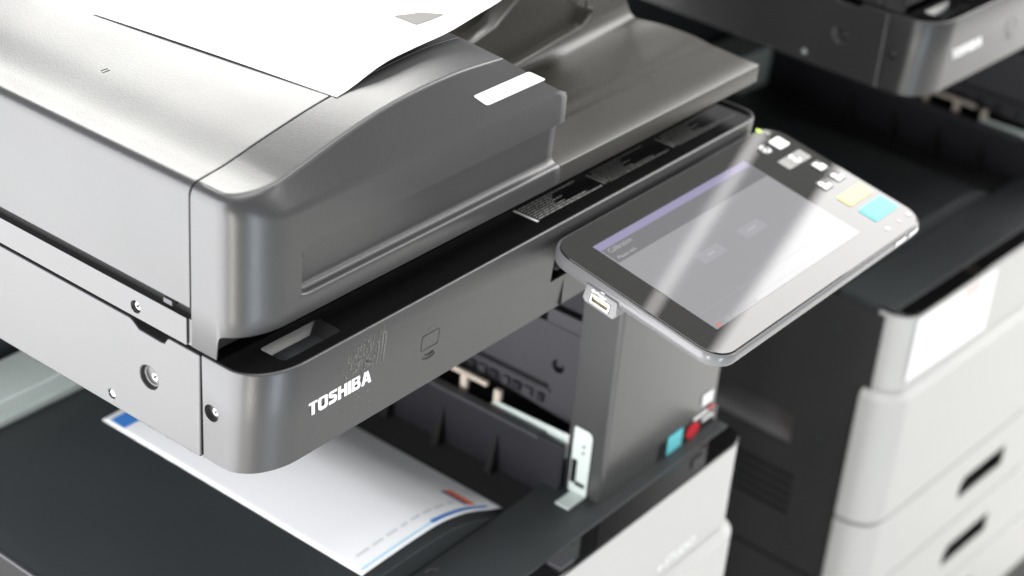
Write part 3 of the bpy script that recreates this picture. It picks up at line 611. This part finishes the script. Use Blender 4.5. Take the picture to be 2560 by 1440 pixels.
MB().box(0.335, 0.545, -0.028, 0.012, -0.052, -0.034).build('panel_hinge', BLACKMATTE, root, bevel=0.002)

tag(root, 'dark grey multifunction printer in the foreground with tilted touch panel and paper on its feeder', 'printer', 'multifunction printers')

# ================================================================== second machine: a full copy
def copy_tree(o, parent=None):
    c = o.copy(); COL.objects.link(c); c.parent = parent
    for ch in list(o.children): copy_tree(ch, c)
    return c
m2 = copy_tree(root); m2.location = (0.8747, -0.01116, FL); m2.rotation_euler = (0, 0, -0.0508)
m2['label'] = 'out-of-focus printer behind on the right with black side and white drawers'
nt_ = MB().prism([(0.017, -0.384), (0.184, -0.388), (0.184, -0.3105), (0.017, -0.3100)], 'y', -0.0368, -0.0363)
ns = nt_.build('notice_sheet', PAPER, None); ns.parent = None
ns.location = (0.8747, -0.01116, 0); ns.rotation_euler = (0, 0, -0.0508)
tag(ns, 'white notice sheet stuck to the front door of the right-hand printer', 'sheet')
pk = MB().prism([(0.115, -0.322), (0.150, -0.322), (0.150, -0.3135), (0.115, -0.3135)], 'y', -0.0371, -0.0369).build('pink_print', PINK, ns)

# ---- things only on the first machine
stv = []
def bevelpt(x, t):     # point on the sloping face, t=0 upper, t=1 lower
    A = Vector((0, 0.0208, 0.1211)); B = Vector((0, 0.01875, 0.1107)); p = A.lerp(B, t); p.x = x; return p
nb = Vector((0, -0.981, 0.193))
poly = []
for i, (x, t) in enumerate(((0.2156, 0), (0.2759, 0), (0.2937, 1), (0.2289, 1))): poly.append((x, t))
def roundpoly(pl, r, sxy=(1, 0.0100)):
    out = []; N = len(pl)
    Q = [Vector((p[0], p[1]*0.0100)) for p in pl]
    for i in range(N):
        p = Q[i]; a = (Q[i-1]-p).normalized(); b = (Q[(i+1) % N]-p).normalized()
        for k_ in range(5):
            s_ = k_/4; q = (p+a*r)*(1-s_)**2 + p*2*s_*(1-s_) + (p+b*r)*s_**2; out.append((q.x, q.y/0.0100))
    return out
sl = roundpoly(poly, 0.0026)
lab = MB().loops([[bevelpt(x, t)+nb*0.0006 for x, t in sl], [bevelpt(x, t)+nb*0.0012 for x, t in sl]]).build('blank_label', STICKER, root)
lab['label'] = 'blank white rounded label on the feeder cover'
# adhesive residue flakes near the lettering
RES = plastic('adhesive_residue', (0.17, 0.17, 0.165), 0.4, spec=0.7, mottle=0.3)
rs = MB(); rs2 = MB()
def flake(x, z, r):
    n_ = random.randint(4, 7); a0 = random.random()*6; el = random.uniform(0.5, 1.5)
    P_ = [(x+r*el*random.uniform(0.4, 1)*math.cos(a0+2*math.pi*i/n_), z+r*random.uniform(0.4, 1)*math.sin(a0+2*math.pi*i/n_)) for i in range(n_)]
    h = random.uniform(0.00012, 0.0003)
    rs.add([(p[0], fy(p[1])-0.00002, p[1]) for p in P_] + [(x, fy(z)-h, z)], [(i, (i+1) % n_, n_) for i in range(n_)])
def smear(x, z, wd, L):
    n_ = 7; Lp = []; Rp = []
    for i in range(n_):
        zz = z-L*i/(n_-1); ww = wd*random.uniform(0.35, 1)*(0.5 if i in (0, n_-1) else 1); xo = x+random.uniform(-0.3, 0.3)*wd
        Lp.append((xo-ww, fy(zz)-0.00008, zz)); Rp.append((xo+ww, fy(zz)-0.00008, zz))
    rs2.add(Lp+Rp, [(i, i+1, n_+i+1, n_+i) for i in range(n_-1)])
for (x, z, wd, L) in ((0.1108, -0.006, 0.0011, 0.028), (0.1140, -0.004, 0.0013, 0.022), (0.1172, -0.010, 0.0012, 0.026)): smear(x, z, wd, L)
for i in range(70): smear(random.gauss(0.0965, 0.0062), random.uniform(-0.031, -0.008), random.uniform(0.0004, 0.0016), random.uniform(0.0015, 0.006))
for i in range(210):
    t = random.random(); s_ = random.gauss(0, 1)
    if random.random() < 0.62: x = 0.0965+0.0075*random.gauss(0, 1); z = -0.022+0.0085*random.gauss(0, 1)
    elif random.random() < 0.5: x = 0.115+0.0022*random.gauss(0, 1); z = random.uniform(-0.036, -0.008)
    else: x = 0.098+0.010*random.gauss(0, 1); z = -0.055+0.007*random.gauss(0, 1)
    if -0.070 < z < -0.004 and 0.05 < x < 0.122: flake(x, z, abs(random.gauss(0, 0.0003))+0.00018)
rs.build('adhesive_residue', RES, cap, smooth=0)['kind'] = 'stuff'
rs2.build('adhesive_smear', plastic('smear', (0.075, 0.075, 0.072), 0.45, spec=0.6, mottle=0.5), cap, smooth=0)['kind'] = 'stuff'

# ------------------------------------------------------------------ sheet on the feeder
pzx = smoothcurve([0.105, 0.12, 0.143, 0.166, 0.197, 0.23, 0.263, 0.285, 0.33, 0.40], [0.1376, 0.1388, 0.1424, 0.1478, 0.1502, 0.1518, 0.1568, 0.1602, 0.176, 0.203])
def pz(x, y):
    x0 = 0.1215-0.020*(y-0.0555)/0.208; q = max(0.0, min(1.0, (x-x0)/0.030)); q = q*q*(3-2*q)
    lift = max(0.0, 1-abs(y-0.15)/0.12); a = pzx(x) - 0.0012*lift*(x-0.1)*6; b = seamz(min(x, 0.247))+0.0004+0.0008*max(0, math.sin((y-0.06)*14))*(1-q)
    return b+(max(a, b)-b)*q
sh = MB(); R_ = []
for i in range(31):
    r = []
    for j in range(15):
        v = j/14; y = 0.0555+0.208*v; x0 = 0.1215-0.020*v; x = x0+0.285*i/30; r.append((x, y, pz(x, y)))
    R_.append(r)
sheet = sh.grid(R_).build('paper_sheet', PAPER, smooth=60)
so = sheet.modifiers.new('thick', 'SOLIDIFY'); so.thickness = 0.0001; so.offset = -1
tag(sheet, 'white sheet with grey printed patches lying curved on the document feeder', 'paper', 'loose paper sheets')
def patch(corners, mat, parent, zf, n=10, up=0.0005):
    mb = MB(); R_ = []
    for i in range(n+1):
        a = Vector(corners[0]).lerp(Vector(corners[3]), i/n); b = Vector(corners[1]).lerp(Vector(corners[2]), i/n)
        R_.append([(p.x, p.y, zf(p.x, p.y)+up) for p in [a.lerp(b, j/n) for j in range(n+1)]])
    return mb.grid(R_).build('printed_patch', mat, parent, smooth=60)
patch([(0.2235, 0.1000), (0.2235, 0.0782), (0.2475, 0.0735), (0.2390, 0.0890)], INK, sheet, pz)
patch([(0.150, 0.205), (0.150, 0.180), (0.172, 0.178), (0.172, 0.203)], plastic('pale_ink', (0.62, 0.62, 0.61), 0.7), sheet, pz)

# ------------------------------------------------------------------ sheet in the exit tray
ox = [0.173, 0.2077, 0.241, 0.2655, 0.291, 0.307, 0.334, 0.3686, 0.386]; oz = [-0.2813, -0.2806, -0.2806, -0.2818, -0.2872, -0.2926, -0.3050, -0.3205, -0.3285]
ozf = smoothcurve(ox, oz); ez = lambda x, y: ozf(x) + 0.0006*math.sin((y-0.06)*9)
R_ = [[(0.1735+0.2095*i/40, y, ez(0.1735+0.2095*i/40, y)) for y in [0.0605+0.297*j/16 for j in range(17)]] for i in range(41)]
out = MB().grid(R_).build('paper_sheet', PAPER, smooth=60)
so = out.modifiers.new('thick', 'SOLIDIFY'); so.thickness = 0.0001; so.offset = -1
tag(out, 'white printed sheet with blue border in the exit tray under the scanner', 'paper', 'loose paper sheets')
def opatch(x0, x1, y0, y1, mat, up=0.0004): return patch([(x0, y0), (x0, y1), (x1, y1), (x1, y0)], mat, out, ez, 12, up)
opatch(0.1775, 0.380, 0.3345, 0.3520, BLUE)
opatch(0.178, 0.262, 0.0645, 0.0662, PALEBLUE); opatch(0.262, 0.335, 0.0640, 0.0682, BLUE)
opatch(0.3125, 0.3165, 0.072, 0.099, NAVY); opatch(0.3168, 0.3260, 0.071, 0.099, ORANGE)
xx = 0.187
while xx < 0.305:
    L = random.uniform(0.008, 0.016); opatch(xx, min(xx+L, 0.306), 0.0775, 0.0800, TEXTINK); xx += L+0.004
for yy in (0.086, 0.0905, 0.095): opatch(0.338, 0.362, yy, yy+0.0018, TEXTINK)
